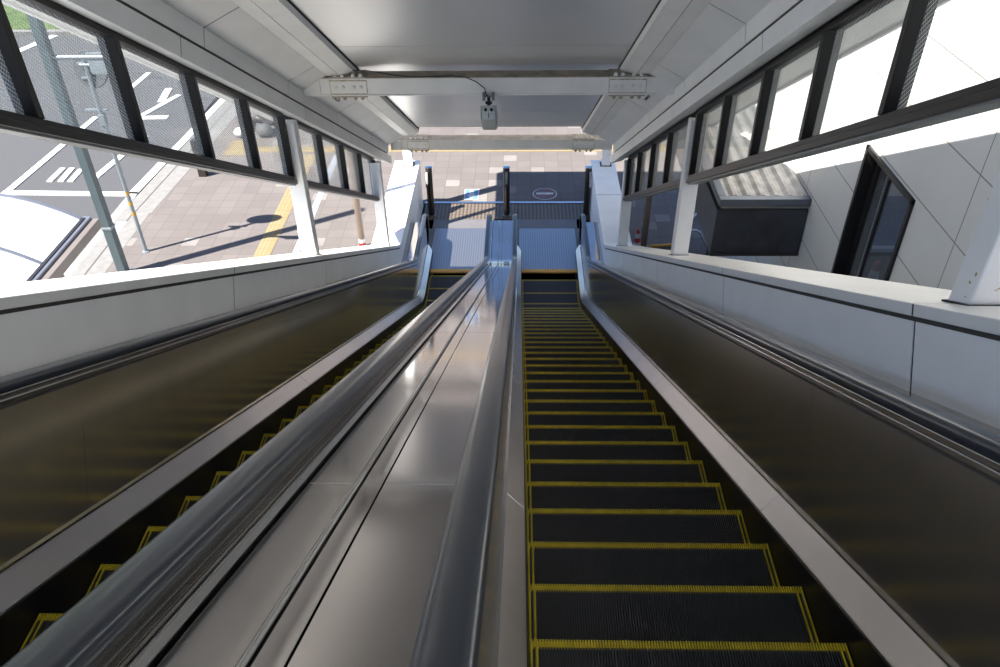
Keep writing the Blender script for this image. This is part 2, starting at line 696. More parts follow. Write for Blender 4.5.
def deck_part(name, x0, x1, h0, h1, m, seams=DECK_SEAMS, prof=None):
    bm = newbm()
    for a, b in cuts(T_START, TD, seams + [TY(11.55), TY(12.3)]):
        sweep(bm, prof or rect(x0, x1, h0, h1), a + .0015, b - .0015)
    return obj(name, bm, M[m], dv, bevel=.0015)


deck_part('core', -.535, -.14, .55, .688, 'dark_gap', [])
deck_part('edge_strip', 0, 0, 0, 0, 'deck', prof=[(-.558, .690), (-.558, .709), (-.548, .711), (-.535, .707), (-.522, .706), (-.522, .690)])
deck_part('ridge_bar', 0, 0, 0, 0, 'deck_rail', prof=[(-.519, .690), (-.519, .724), (-.513, .727), (-.497, .722), (-.496, .690)])
deck_part('deck_plate', -.489, -.379, .697, .715, 'deck')
deck_part('ridge_bar', 0, 0, 0, 0, 'deck_rail', prof=[(-.3775, .690), (-.3775, .724), (-.374, .727), (-.369, .727), (-.3655, .722), (-.3655, .690)])
deck_part('deck_plate', -.363, -.3165, .697, .715, 'deck')
deck_part('deck_plate', -.3135, -.142, .697, .715, 'deck')
deck_part('edge_strip', -.139, -.128, .690, .720, 'deck_rail')
bm = newbm()
box(bm, -.55, -.08, frame(TD)[0] - .02, frame(TD)[0] - .002, .02, .70)
obj('end_plate', bm, M['deck'], dv)

# ------------------------------------------------------------------ parapet walls and copings
CI, CO = 1.40, 1.87           # right coping inner / outer x
LI, LO = -2.00, -2.50
HC = NOSE * -1 - .263         # coping top above the nosing line
PAR_SEAMS = [.25, 2.9, 5.62, 8.35, 11.05]
T_PAR0, T_PAR1 = -.3, TY(14.88)


def parapet(nm, xi, xo, d, trim_name):
    w = newbm()
    for a, b in cuts(T_PAR0, T_PAR1, PAR_SEAMS + [TY(13.4)]):
        sweep(w, rect(*sorted((xi + d * .012, xi + d * .03)), .30, HC - .066), a + .008, b - .008)
    sweep(w, rect(*sorted((xo - d * .03, xo - d * .012)), -1.2, HC - .055), T_PAR0, T_PAR1)
    wo = struct(obj(nm, w, M['panel']))
    bm = newbm()
    sweep(bm, rect(*sorted((xi + d * .015, xo - d * .031)), -1.0, HC - .035), T_PAR0, T_PAR1 - .02)
    sweep(bm, rect(*sorted((xi + d * .003, xo - d * .003)), HC - .044, HC - .003), T_PAR0, T_PAR1 - .02)
    obj('wall_core', bm, M['dark_gap'], wo)
    bm = newbm()
    box(bm, *sorted((xi + d * .012, xo - d * .012)), frame(T_PAR1)[0] - .02, frame(T_PAR1)[0], 0, HC - .05)
    # skirting of the wall down to the ground on the passage side
    sweep(bm, rect(*sorted((xi + d * .014, xi + d * .03)), .0, .30), TY(11.9), T_PAR1)
    obj('wall_end', bm, M['panel'], wo)
    c = newbm()
    for a, b in cuts(T_PAR0, T_PAR1, PAR_SEAMS + [TY(13.4)]):
        sweep(c, rect(*sorted((xi, xo)), HC - .047, HC), a + .007, b - .007)
    struct(obj(trim_name, c, M['coping'], bevel=.004))


parapet('wall_right', CI, CO, 1, 'trim_1')
parapet('wall_left', LI, LO, -1, 'trim_2')


# lower ends of the outer faces reach the ground
for nm, xa, xb in (('wall_right_base', CO - .05, CO - .02), ('wall_left_base', LO + .02, LO + .05)):
    bm = newbm()
    v = [[Vector((x, y, z)) for y, z in ((-.5, 0), (14.85, 0), (14.85, .9), (11.6, .95), (-.5, H - 1.0))] for x in (xa, xb)]
    loft(bm, v, True, True, (0, 1))
    struct(obj(nm, bm, M['panel']))

# ------------------------------------------------------------------ posts
PW = .15


def post(x0, s, top_n, label, side_sign):
    """upright white box post on the sloping coping"""
    x1 = x0 + PW * side_sign
    xa, xb = sorted((x0, x1))
    b = W(0, s, -.263)
    dy = .13
    t = thing('canopy_post', label, 'post', ((xa + xb) / 2, b.y + dy / 2, b.z), 'white posts standing on the copings')
    zt = b.z + (top_n + .263) / C3 - .05
    lo0, lo1 = b.z, b.z - dy * math.tan(math.radians(30))
    bm = newbm()
    rings = [[Vector((x, y, z)) for x, y, z in ((xa, b.y, za), (xb, b.y, za), (xb, b.y + dy, zb), (xa, b.y + dy, zb))] for za, zb in ((lo0, lo1), (zt, zt - .02))]
    loft(bm, rings, True, True, (0, 1))
    obj('shaft', bm, M['rust_paint' if 'rust' in label else 'paint'], t, bevel=.008)
    bm = newbm()
    rings = [[Vector((x, y, z)) for x, y, z in ((xa - .012, b.y - .012, lo0 + .002 + q), (xb + .012, b.y - .012, lo0 + .002 + q), (xb + .012, b.y + dy + .012, lo1 - .005 + q), (xa - .012, b.y + dy + .012, lo1 - .005 + q))] for q in (0, .008)]
    loft(bm, rings, True, True, (0, 1))
    obj('sealant', bm, M['dark_gap'], t)
    return t


N_SOF = 1.005
post(1.55, 2.81, N_SOF, 'white post with rust spots on the right coping, cut by the photo edge', 1)
post(1.535, 8.17, N_SOF, 'white post in the middle of the right coping, in front of the navy awning', 1)
post(1.535, 12.75, N_SOF, 'small far white post at the lower end of the right coping', 1)
post(-2.07, 8.20, N_SOF, 'white sunlit post in the middle of the left coping', -1)
post(-2.07, 12.75, N_SOF, 'small far white post at the lower end of the left coping', -1)

# ------------------------------------------------------------------ windows (uprights are plumb, rails follow the slope)
NB, NBT, NT0, NT1 = .425, .492, 1.02, 1.075


def V_(x, s, n):
    """s is measured at the bottom rail; uprights stay vertical"""
    return W(x, s - math.tan(math.radians(30)) * (n - NB), n)


def plumb(bm, x0, x1, sa, sb, n0, n1):
    """block between two plumb cuts"""
    rings = [[V_(x, s, n) for x, n in ((x0, n0), (x1, n0), (x1, n1), (x0, n1))] for s in (sa, sb)]
    loft(bm, rings, True, True, (sa, sb))


def window(nm, xin, d, s0, s1, k):
    X = lambda o: xin + d * o
    xs = lambda a, b: sorted((X(a), X(b)))
    bm = newbm()
    plumb(bm, *xs(0, .13), s0, s1, NB, NBT - .03)
    plumb(bm, *xs(.015, .115), s0, s1, NBT - .03, NBT)
    plumb(bm, *xs(.0, .13), s0, s1, NT0 + .02, NT1)
    plumb(bm, *xs(.02, .11), s0, s1, NT0 - .015, NT0 + .02)
    mw = .054
    ss = [s0 + (s1 - s0) * i / k for i in range(k + 1)]
    for i, s in enumerate(ss):
        a, b = s - mw / 2, s + mw / 2
        if i == 0:
            a, b = s, s + mw
        if i == k:
            a, b = s - mw, s
        plumb(bm, *xs(.008, .068), a, b, NBT, NT0 - .015)
    w = struct(obj(nm, bm, M['frame'], bevel=.004))
    for i in range(k):
        a = ss[i] + (mw if i == 0 else mw / 2)
        b = ss[i + 1] - (mw if i == k - 1 else mw / 2)
        g = newbm()
        uvl = [V_(X(.065), a - .01, NBT - .01), V_(X(.065), b + .01, NBT - .01), V_(X(.065), b + .01, NT0 - .005), V_(X(.065), a - .01, NT0 - .005)]
        g.faces.new([g.verts.new(p) for p in uvl])
        obj('pane', g, M['glass'], w)
    for i, s in enumerate(ss):
        a, b = s - mw / 2 + .004, s + mw / 2 - .004
        if i == 0:
            a, b = s + .004, s + mw - .004
        if i == k:
            a, b = s - mw + .004, s - .004
        f = newbm()
        plumb(f, *xs(.068, .105), a, b, NBT, NT0 - .015)
        obj('outer_fin', f, M['fin'], w)
    # bright capping strip along the underside of the bottom rail
    bm = newbm()
    plumb(bm, *xs(.02, .11), s0, s1, NB - .012, NB)
    obj('rail_cap', bm, M['grey_metal'], w)


XR_W, XL_W = 1.55, -2.13
window('window_1', XL_W, -1, 2.66, 7.80, 5)
window('window_2', XL_W, -1, 8.06, 12.42, 4)
window('window_3', XR_W, 1, 2.66, 7.72, 5)
window('window_4', XR_W, 1, 7.98, 12.34, 4)
window('window_5', XL_W, -1, -2.6, 2.42, 5)
window('window_6', XR_W, 1, -2.6, 2.42, 5)

# ------------------------------------------------------------------ ceiling and roof
R0 = -3.0
FAS = [-.62, 2.14, 4.88, 7.66, 10.25]
ceil = newbm()
XCL, XCR = -1.507, .907
CE = 12.09
for a, b in cuts(R0, CE, [3.1, 6.82, 10.52]):
    isweep(ceil, rect(XCL - .06, XCR + .06, 1.482, 1.50), a + .006, b - .006)
ceiling = struct(obj('ceiling', ceil, M['ceil']))
bm = newbm()
isweep(bm, rect(XCL - .055, XCR + .055, 1.485, 1.502), R0, CE - .01)
obj('ceiling_backing', bm, M['dark_gap'], ceiling)
for d, xf in ((-1, -2.0), (1, 1.40)):
    X = lambda w: -.3 + d * w
    bm = newbm()
    for a, b in cuts(R0, 12.75, FAS):       # lower fascia box and its soffit
        isweep(bm, [(X(1.70), 1.003), (X(1.87), 1.045), (X(1.87), 1.122), (X(1.70), 1.122)], a + .007, b - .007)
    obj('lower_fascia', bm, M['panel'], ceiling)
    bm = newbm()
    isweep(bm, [(X(1.703), 1.0075), (X(1.868), 1.0475), (X(1.868), 1.124), (X(1.703), 1.124)], R0, 12.74)
    obj('fascia_backing', bm, M['dark_gap'], ceiling)
    bm = newbm()
    for a, b in cuts(R0, 12.45, [1.6, 3.4, 5.25, 7.12, 9.0, 10.94]):
        g = .008
        isweep(bm, [(X(1.70), 1.140), (X(1.70), 1.262), (X(1.715), 1.262), (X(1.715), 1.140)], a + g, b - g)
        isweep(bm, [(X(1.70), 1.262), (X(1.47), 1.386), (X(1.475), 1.40), (X(1.715), 1.275)], a + g, b - g)
    obj('sloped_panel', bm, M['panel'], ceiling)
    bm = newbm()
    for a, b in cuts(R0, 12.3, [5.5, 7.2, 10.9]):
        isweep(bm, [(X(1.468), 1.386), (X(1.353), 1.388), (X(1.353), 1.405), (X(1.468), 1.402)], a + .002, b - .002)
        isweep(bm, [(X(1.347), 1.388), (X(1.222), 1.425), (X(1.212), 1.466), (X(1.235), 1.466), (X(1.347), 1.41)], a + .002, b - .002)
    obj('cornice_strip', bm, M['paint'], ceiling)
    bm = newbm()
    isweep(bm, [(X(1.704), 1.12), (X(1.704), 1.2635), (X(1.4705), 1.3895), (X(1.353), 1.392), (X(1.24), 1.43), (X(1.205), 1.48), (X(1.205), 1.50), (X(1.9), 1.52), (X(1.9), 1.12)], R0, 12.28)
    obj('panel_backing', bm, M['dark_gap'], ceiling)
    # header above the windows, eave soffit and eave fascia outside
    bm = newbm()
    isweep(bm, rect(*sorted((X(1.87), X(2.0))), 1.074, 1.55), R0, 12.6)
    obj('window_header', bm, M['paint'], ceiling)
    bm = newbm()
    isweep(bm, rect(*sorted((X(1.95), X(3.10))), 1.49, 1.52), R0, 12.15)
    isweep(bm, rect(*sorted((X(3.07), X(3.10))), 1.47, 1.72), R0, 12.15)
    obj('eave', bm, M['paint'], ceiling)
bm = newbm()
isweep(bm, rect(-3.4, 2.8, 1.69, 1.73), R0, 12.15)
isweep(bm, rect(-3.38, 2.78, 1.50, 1.70), 12.05, 12.09)
struct(obj('roof_slab', bm, M['paint']))
# flat canopy over the lower landing, carried by the two slim columns
bm = newbm()
box(bm, -3.07, 2.75, 10.45, 14.85, 4.6, 4.8)
struct(obj('roof_landing', bm, M['paint']))

# ------------------------------------------------------------------ steel beams
AX, AY, AZ = Vector((1, 0, 0)), Vector((0, 1, 0)), Vector((0, 0, 1))


def steel_beam(y, zb, zt, x0, x1, sp, label):
    D_ = .183
    t = thing('steel_beam', label, 'beam', ((x0 + x1) / 2, y + D_ / 2, zb), 'cream steel beams across the canopy')
    tf = .014
    bm = newbm()
    yc = y + D_ / 2
    box(bm, x0, x1, y, y + D_, zb, zb + tf)
    box(bm, x0, x1, y, y + D_, zt - tf, zt)
    box(bm, x0 + .02, x1 - .02, y + .012, y + .022, zb + tf, zt - tf)
    box(bm, x0, x1, yc + .03, yc + .04, zb + tf, zt - tf)
    obj('girder', bm, M['beam'], t, bevel=.003)
    for a, b in ((x0 - .015, x0 + .155), (x1 - .155, x1 + .015)):
        bm = newbm()
        box(bm, a, b, y - .004, y + .03, zb + .001, zt - .001)
        obj('end_plate', bm, M['beam'], t, bevel=.003)
    bm = newbm()
    box(bm, x0, x1, y + .006, y + D_ + .002, zt, zt + .003)
    obj('dirt_layer', bm, M['rusty'], t)
    for c in sp:
        hw = .165
        bm = newbm()
        box(bm, c - hw - .006, c + hw + .006, y + .0030, y + .012, zb + tf + .004, zt - tf - .004)
        obj('rust_edge', bm, M['rusty_edge'], t)
        bm = newbm()
        box(bm, c - hw, c + hw, y + .002, y + .012, zb + tf + .012, zt - tf - .012)
        obj('splice_plate', bm, M['beam'], t, bevel=.002)
        bm = newbm()
        box(bm, c - hw, c + hw, y - .002, y + D_, zt + .003, zt + .014)
        obj('splice_plate', bm, M['rusty'], t, bevel=.002)
        bm = newbm()
        box(bm, c - hw, c + hw, y - .002, y + D_, zb - .011, zb)
        obj('splice_plate', bm, M['rusty'], t, bevel=.002)
        for k in (-.115, -.05, .05, .115):
            bm = newbm()
            dome(bm, (c + k, y + .002, (zb + zt) / 2), -AY, .017, .018)
            obj('bolt', bm, M['beam'], t, smooth=True)
            bm = newbm()
            dome(bm, (c + k, y + .016, zt + .014), AZ, .016, .026)
            obj('bolt', bm, M['beam'], t, smooth=True)
            bm = newbm()
            dome(bm, (c + k, y + .025, zb - .011), -AZ, .017, .034)
            obj('bolt', bm, M['rusty'], t, smooth=True)
    return t


steel_beam(7.207, H - 2.758, H - 2.593, -1.99, 1.40, (-1.575, .975), 'nearer cream steel beam with bolted splices carrying the security camera')
steel_beam(11.648, H - 5.322, H - 5.157, -1.99, 1.40, (-1.575, .975), 'farther cream steel beam with bolted splices at the canopy mouth')

# security camera and its cable
cx = -.292
cb = H - 2.758
sc = thing('security_camera', 'grey box security camera hanging under the nearer beam', 'camera', (cx, 7.22, cb))
bm = newbm()
box(bm, cx - .055, cx + .055, 7.19, 7.26, cb - .012, cb)
for k in (-.042, .042):
    box(bm, cx + k - .014, cx + k + .014, 7.17, 7.21, cb - .035, cb + .035)
obj('beam_clamp', bm, M['grey_metal'], sc, bevel=.004)
bm = newbm()
tube(bm, [(cx, 7.22, cb - .01), (cx, 7.22, cb - .06), (cx, 7.21, cb - .15)], .016)
tube(bm, [(cx - .03, 7.215, cb - .07), (cx + .03, 7.215, cb - .07)], .014)
obj('mount_arm', bm, M['black'], sc, smooth=True)
tilt = math.radians(38)
ay = Vector((0, math.cos(tilt), -math.sin(tilt)))
az = Vector((0, math.sin(tilt), math.cos(tilt)))
cc = Vector((cx, 7.27, cb - .245))
bm = newbm()
obox(bm, cc, AX, ay, az, .130, .36, .125)
obj('housing', bm, M['camera_grey'], sc, bevel=.008)
bm = newbm()
obox(bm, cc + az * .068 + ay * .01, AX, ay, az, .150, .38, .008)
for k in (-1, 1):
    obox(bm, cc + AX * (k * .072) + az * .01 + ay * .01, AX, ay, az, .006, .38, .115)
obj('sun_shield', bm, M['camera_grey'], sc, bevel=.003)
bm = newbm()
obox(bm, cc - ay * .183, AX, ay, az, .112, .008, .108)
obj('back_plate', bm, M['camera_grey'], sc, bevel=.004)
for k in (-.027, .027):
    bm = newbm()
    tube(bm, [cc - ay * .185 + AX * k + az * .026, cc - ay * .202 + AX * k + az * .026], .014, 14)
    obj('cable_gland', bm, M['lens'], sc, smooth=True)
bm = newbm()
obox(bm, cc - ay * .188 - az * .024, AX, ay, az, .006, .004, .045)
obj('slot', bm, M['lens'], sc)
bm = newbm()
zt = H - 2.593 + .012
pts = [(-1.9, 7.30, zt), (-1.66, 7.25, zt + .055), (-1.40, 7.215, zt + .06), (-1.1, 7.205, zt + .012), (-.9, 7.20, zt + .004), (-.62, 7.20, zt + .012), (-.50, 7.195, zt + .002), (-.40, 7.19, zt - .04), (-.325, 7.185, zt - .10), (cx - .015, 7.18, zt - .17), (cx - .005, 7.165, cb + .02)]
tube(bm, pts, .005, 8)
tag(obj('camera_cable', bm, M['black'], smooth=True), 'thin dark cable running along the nearer beam to the security camera', 'cable')

# slot latches in the sloped panels
for d, who in ((-1, 'small dark slot latch in the sloped ceiling panel above the left windows'), (1, 'small dark slot latch in the sloped ceiling panel above the right windows')):
    p = W(-.3 + d * 1.585, 8.45, 1.3215)
    nrm = Vector((0, S3 * .88, C3 * .88)) + Vector((d * .475, 0, 0))
    nrm.normalize()
    ds = Vector((0, C3, -S3))
    sd = nrm.cross(ds)
    t = thing('panel_latch', who, 'latch', p, 'slot latches in the ceiling panels')
    bm = newbm()
    obox(bm, p - nrm * .002, sd, ds, nrm, .03, .26, .010)
    obj('bezel', bm, M['grey_metal'], t, bevel=.003)
    bm = newbm()
    obox(bm, p - nrm * .006, sd, ds, nrm, .016, .12, .010)
    obj('slot', bm, M['black'], t)

# ------------------------------------------------------------------ lower landing
bm = newbm()
for x0, x1 in ((-1.97, -.05), (-.05, 1.38)):
    box(bm, x0 + .004, x1 - .004, 14.335, 14.98, -.02, .004)
floor_g = struct(obj('floor_grating', bm, M['grating']))
bm = newbm()
box(bm, -1.99, 1.39, 14.99, 15.06, -.02, .016)
obj('threshold_rail', bm, M['chrome'], floor_g, bevel=.003)
bm = newbm()
for x0, x1 in ((-1.985, -1.69), (-.59, -.02), (1.09, 1.385)):
    box(bm, x0, x1, 11.4, 13.96, -.04, .001)
obj('floor_edge', bm, M['plate_dark'], floor_g)


def gate_post(x, flip, label):
    y = 14.52
    t = thing('gate_post', label, 'post', (x, y, 0), 'dark posts at the escalator mouth')
    bm = newbm()
    tube(bm, [(x, y, .004), (x, y, 1.05)], .064, 20)
    obj('tube', bm, M['bronze'], t, smooth=True)
    bm = newbm()
    tube(bm, [(x, y, 1.05), (x, y, 1.066), (x, y, 1.072)], .068, 20, taper=[.068, .068, .058])
    obj('cap', bm, M['chrome'], t, smooth=True)
    bm = newbm()
    tube(bm, [(x, y, .003), (x, y, .012)], .085, 20)
    for a in range(4):
        q = math.radians(45 + 90 * a)
        dome(bm, (x + .07 * math.cos(q), y + .07 * math.sin(q), .012), AZ, .010, .012, 8)
    obj('base_flange', bm, M['grey_metal'], t)
    # flat guide plate running down the uphill side of the post with a slanted head
    bm = newbm()
    a = flip
    rings = []
    for xx in (x - .012 + a * .035, x + .012 + a * .035):
        rings.append([Vector((xx, yy, zz)) for yy, zz in ((y - .045, .1), (y - .045, .99), (y - .10, .99), (y - .17, .78), (y - .17, .10))])
    loft(bm, rings, True, True, (0, 1))
    obj('guide_plate', bm, M['bronze'], t, bevel=.003)
    bm = newbm()
    rings = []
    for xx in (x - .022 + a * .035, x + .022 + a * .035):
        rings.append([Vector((xx, yy, zz)) for yy, zz in ((y - .05, 1.0), (y - .103, 1.0), (y - .178, .775), (y - .178, .70), (y - .165, .70), (y - .165, .775), (y - .098, .985), (y - .05, .985))])
    loft(bm, rings, True, True, (0, 1))
    obj('edge_strip', bm, M['chrome'], t)


gate_post(-1.80, -1, 'dark round steel-capped post at the mouth of the left escalator')
gate_post(-.27, 0, 'dark round post with steel cap behind the end of the divider deck')
gate_post(1.34, 1, 'dark round steel-capped post at the mouth of the right escalator')

for xa, xb, lab in ((1.60, 1.76, 'short white post on the flat end of the shaded right wall'), (-2.29, -2.12, 'short white post on the flat end of the sunlit left wall')):
    t = thing('canopy_post', lab, 'post', ((xa + xb) / 2, 14.66, HC), 'white posts standing on the copings')
    bm = newbm()
    box(bm, xa, xb, 14.59, 14.75, HC, 4.6)
    obj('shaft', bm, M['paint'], t, bevel=.006)
    bm = newbm()
    box(bm, xa - .03, xb + .03, 14.57, 14.77, HC + .0005, HC + .012)
    obj('sealant', bm, M['dark_gap'], t)

# ------------------------------------------------------------------ ground
bm = newbm()
pav = [(-7.75, -2.0, -4, 15.03), (-7.75, 9.5, 15.03, 32), (1.40, 9.5, -4, 15.03)]
for x0, x1, y0, y1 in pav:
    box(bm, x0, x1, y0, y1, -.12, 0)
floor = struct(obj('floor', bm, M['paver']), 'pink-beige paved forecourt')


def slab(name, quads, z0, z1, m, par):
    bm = newbm()
    for q in quads:
        loft(bm, [[Vector((x, y, z)) for x, y in q] for z in (z0, z1)], True, True, (0, 1))
    return obj(name, bm, M[m], par)


R4 = lambda x0, x1, y0, y1: [(x0, y0), (x1, y0), (x1, y1), (x0, y1)]
slab('tactile_strip', [R4(-5.05, -4.74, 4, 17.4)], 0, .005, 'tactile', floor)
slab('tactile_strip', [R4(-6.95, -6.35, 17.35, 18.2)], 0, .005, 'tactile', floor)
slab('tactile_strip', [R4(-6.3, 9.0, 17.53, 17.83)], 0, .005, 'tactile', floor)
slab('drain_grate', [R4(-4.34, -4.20, 5, 17.35)], 0, .004, 'drain', floor)
bm = newbm()
box(bm, -60, -8.25, -20, 80, -.14, -.02)
box(bm, -8.25, 40, 32, 80, -.14, -.02)
road = struct(obj('road', bm, M['asphalt']), 'grey asphalt road')
K = lambda xa, xb, y0, y1, q=.062: [(xa, y0), (xb, y0), (xb + q * (y1 - y0), y1), (xa + q * (y1 - y0), y1)]
slab('gutter', [R4(-8.26, -8.02, -10, 14.6), K(-8.26, -8.0, 14.6, 32)], -.02, .003, 'concrete', road)
slab('gutter_joint', [R4(-8.02, -7.985, -10, 14.6), K(-8.0, -7.965, 14.6, 32)], -.03, .002, 'dark_gap', road)
slab('kerb', [R4(-7.985, -7.66, -10, 14.6), K(-7.965, -7.62, 14.6, 32)], -.1, .004, 'concrete', road)
slab('gutter_edge', [R4(-8.44, -8.24, -10, 15.46)], -.02, -.005, 'aggregate', road)
slab('gutter_drain', [R4(-8.18, -7.86, 13.75, 14.25)], -.01, .0035, 'drain', road)


def strip(a, b, w):
    a, b = Vector((*a, 0)), Vector((*b, 0))
    d = (b - a).normalized()
    n = Vector((-d.y, d.x, 0)) * w / 2
    return [tuple((p)[:2]) for p in (a - n, b - n, b + n, a + n)]


marks = [strip((-11.25, 15.53), (-8.25, 15.45), .17), strip((-8.35, 15.45), (-7.57, 27), .20), strip((-11.15, 15.6), (-10.95, 19.7), .16),
         strip((-9.5, 16.25), (-9.2, 18.5), .16), strip((-10.45, 16.05), (-10.45, 16.72), .13), strip((-10.20, 16.05), (-10.24, 16.72), .13), strip((-9.98, 16.05), (-10.0, 16.66), .13),
         strip((-9.84, 19.62), (-9.06, 19.67), .2), strip((-9.84, 19.62), (-9.30, 21.2), .16), strip((-9.61, 20.7), (-9.75, 21.7), .2),
         strip((-10.85, 21.4), (-10.78, 22.95), .16), strip((-15.75, 24.4), (-15.2, 26.5), .28)]
for q in marks:
    slab('road_marking', [q], -.02, .0045, 'road_paint', road)
bm = newbm()
box(bm, -24, -13.5, 26.55, 26.8, -.12, .10)
obj('kerb', bm, M['concrete'], road)
bm = newbm()
g = bmesh.ops.create_grid(bm, x_segments=70, y_segments=40, size=1)
for v in bm.verts:
    v.co = Vector((-21 + v.co.x * 7.5, 32.2 + v.co.y * 5.4, .05 + random.random() * .10))
gr = obj('grass', bm, M['grass'])
gr['kind'] = 'stuff'
gr['label'] = 'green grass verge beyond the road at the upper left corner'
gr['category'] = 'grass'

# floor stickers
t = thing('floor_sign', 'square blue floor sticker with a white arrow before the left escalator', 'sign', (-1.03, 15.4, 0))
slab('sticker', [R4(-1.185, -.875, 15.17, 15.64)], .0, .004, 'white_tape', t)
slab('field', [R4(-1.165, -1.085, 15.19, 15.62), R4(-.975, -.895, 15.19, 15.62), R4(-1.085, -.975, 15.55, 15.62)], .004, .006, 'blue_sign', t)
slab('field', [[(-1.165, 15.19), (-1.03, 15.19), (-1.12, 15.36), (-1.165, 15.40)], [(-.895, 15.19), (-1.03, 15.19), (-.94, 15.36), (-.895, 15.40)]], .0045, .0062, 'blue_sign', t)
slab('arrow', [R4(-1.07, -.99, 15.36, 15.56), [(-1.14, 15.37), (-1.03, 15.22), (-.92, 15.37)]], .006, .0085, 'white_tape', t)
t = thing('floor_sign', 'round no-entry floor sticker with a white bar before the right escalator', 'sign', (.525, 15.42, 0))
disc = lambda r: [(.525 + r * math.cos(2 * math.pi * k / 40), 15.42 + r * math.sin(2 * math.pi * k / 40)) for k in range(40)]
slab('rim', [disc(.26)], 0, .004, 'worn_white', t)
slab('red_disc', [disc(.240)], .004, .006, 'worn_red', t)
slab('white_bar', [R4(.345, .705, 15.39, 15.47)], .006, .0075, 'worn_white', t)

# ------------------------------------------------------------------ columns, cone, bar and railing around the landing
for x, lab in ((-3.02, 'slim beige column with a red and white foot outside the left windows'), (2.35, 'slim brown column with a cone at its foot outside the right windows')):
    t = thing('landing_column', lab, 'column', (x, 13.25, 0), 'slim columns either side of the landing')
    bm = newbm()
    tube(bm, [(x, 13.25, 0), (x, 13.25, 4.6)], .062, 20)
    obj('shaft', bm, M['beige'], t, smooth=True)
    bm = newbm()
    tube(bm, [(x, 13.25, 0.001), (x, 13.25, .02)], .10, 20)
    obj('base_plate', bm, M['grey_metal'], t)
    if x < 0:
        bm = newbm()
        tube(bm, [(x, 13.25, .03), (x, 13.25, .12)], .065, 20)
        obj('red_band', bm, M['red'], t, smooth=True)
        bm = newbm()
        tube(bm, [(x, 13.25, .12), (x, 13.25, .20)], .065, 20)
        obj('white_band', bm, M['white_tape'], t, smooth=True)


def cone(x, y, z, h, label):
    t = thing('traffic_cone', label, 'traffic cone', (x, y, z), 'red and white traffic cones')
    k = h / .7
    bm = newbm()
    box(bm, x - .18 * k, x + .18 * k, y - .18 * k, y + .18 * k, z, z + .03 * k)
    obj('base', bm, M['red'], t, bevel=.01)
    rr = lambda f: (.135 - .105 * f) * k
    for i in range(5):
        f0, f1 = i / 5, (i + 1) / 5
        bm = newbm()
        tube(bm, [(x, y, z + .03 * k + f0 * (h - .03 * k)), (x, y, z + .03 * k + f1 * (h - .03 * k))], 1, 20, taper=[rr(f0), rr(f1)])
        obj('red_band' if i % 2 == 0 else 'white_band', bm, M['red'] if i % 2 == 0 else M['white_tape'], t, smooth=True)


cone(2.20, 13.14, 0, .46, 'red and white traffic cone at the foot of the brown column')
bm = newbm()
tube(bm, [(2.45, 13.2, .05), (3.2, 13.3, .05)], .03, 12)
tag(obj('barrier_bar', bm, M['amber'], smooth=True), 'yellow barrier bar lying low beside the brown column', 'bar')

# ------------------------------------------------------------------ the building on the right
XW = 3.60
WY0, WY1, WZ0, WZ1 = 6.64, 7.86, 2.55, H - 3.54
bm = newbm()
box(bm, XW, XW + .3, -8, WY0, 0, 15)
box(bm, XW, XW + .3, WY1, 13.2, 0, 15)
box(bm, XW, XW + .3, WY0, WY1, 0, WZ0)
box(bm, XW, XW + .3, WY0, WY1, WZ1, 15)
wb = struct(obj('wall_east', bm, M['wall_tiles']), 'white panelled side wall of the neighbouring building')
bm = newbm()
fwd = .11
for y0, y1, z0, z1 in ((WY0, WY0 + .05, WZ0, WZ1), (WY1 - .05, WY1, WZ0, WZ1), (WY0, WY1, WZ1 - .05, WZ1), (WY0, WY1, WZ0, WZ0 + .05)):
    box(bm, XW - .03, XW + .25, y0, y1, z0, z1)
for y0, y1, z0, z1 in ((WY0 + .05, WY0 + .09, WZ0 + .05, WZ1 - .05), (WY1 - .13, WY1 - .05, WZ0 + .05, WZ1 - .05), (WY0, WY1, WZ1 - .10, WZ1 - .05)):
    box(bm, XW + .10, XW + .20, y0, y1, z0, z1)
box(bm, XW + .11, XW + .15, WY1 - .40, WY1 - .36, WZ0, WZ1 - .05)
wf = struct(obj('window_7', bm, M['frame'], bevel=.003), 'tall dark-framed window in the white panelled wall')
bm = newbm()
p4 = [Vector((XW + .13, y, z)) for y, z in ((WY0 + .05, WZ0 + .05), (WY1 - .05, WZ0 + .05), (WY1 - .05, WZ1 - .05), (WY0 + .05, WZ1 - .05))]
bm.faces.new([bm.verts.new(p) for p in p4])
obj('pane', bm, M['glass'], wf)
bm = newbm()
box(bm, XW + .3, 6.5, 6.0, 6.05, 2.0, 6)
box(bm, 6.5, 6.55, 6.0, 11.5, 2.0, 6)
box(bm, XW + .3, 6.5, 6.0, 11.5, 1.95, 2.0)
obj('room', bm, M['shade_blue'], wb)
bm = newbm()
box(bm, XW + .3, 6.5, 11.5, 11.55, 2.0, 6)
obj('pale_back', bm, M['pale_wall'], wb)
bm = newbm()
box(bm, XW + .32, 6.45, 9.0, 9.04, 2.0, 2.52)
obj('mesh_screen', bm, M['mesh_panel'], wb)
bm = newbm()
box(bm, XW + .32, 6.45, 8.98, 9.06, 2.52, 2.57)
obj('screen_rail', bm, M['white_tape'], wb)
cone(4.45, 8.6, 2.0, .62, 'red and white traffic cone behind the glass of the tall dark-framed window')

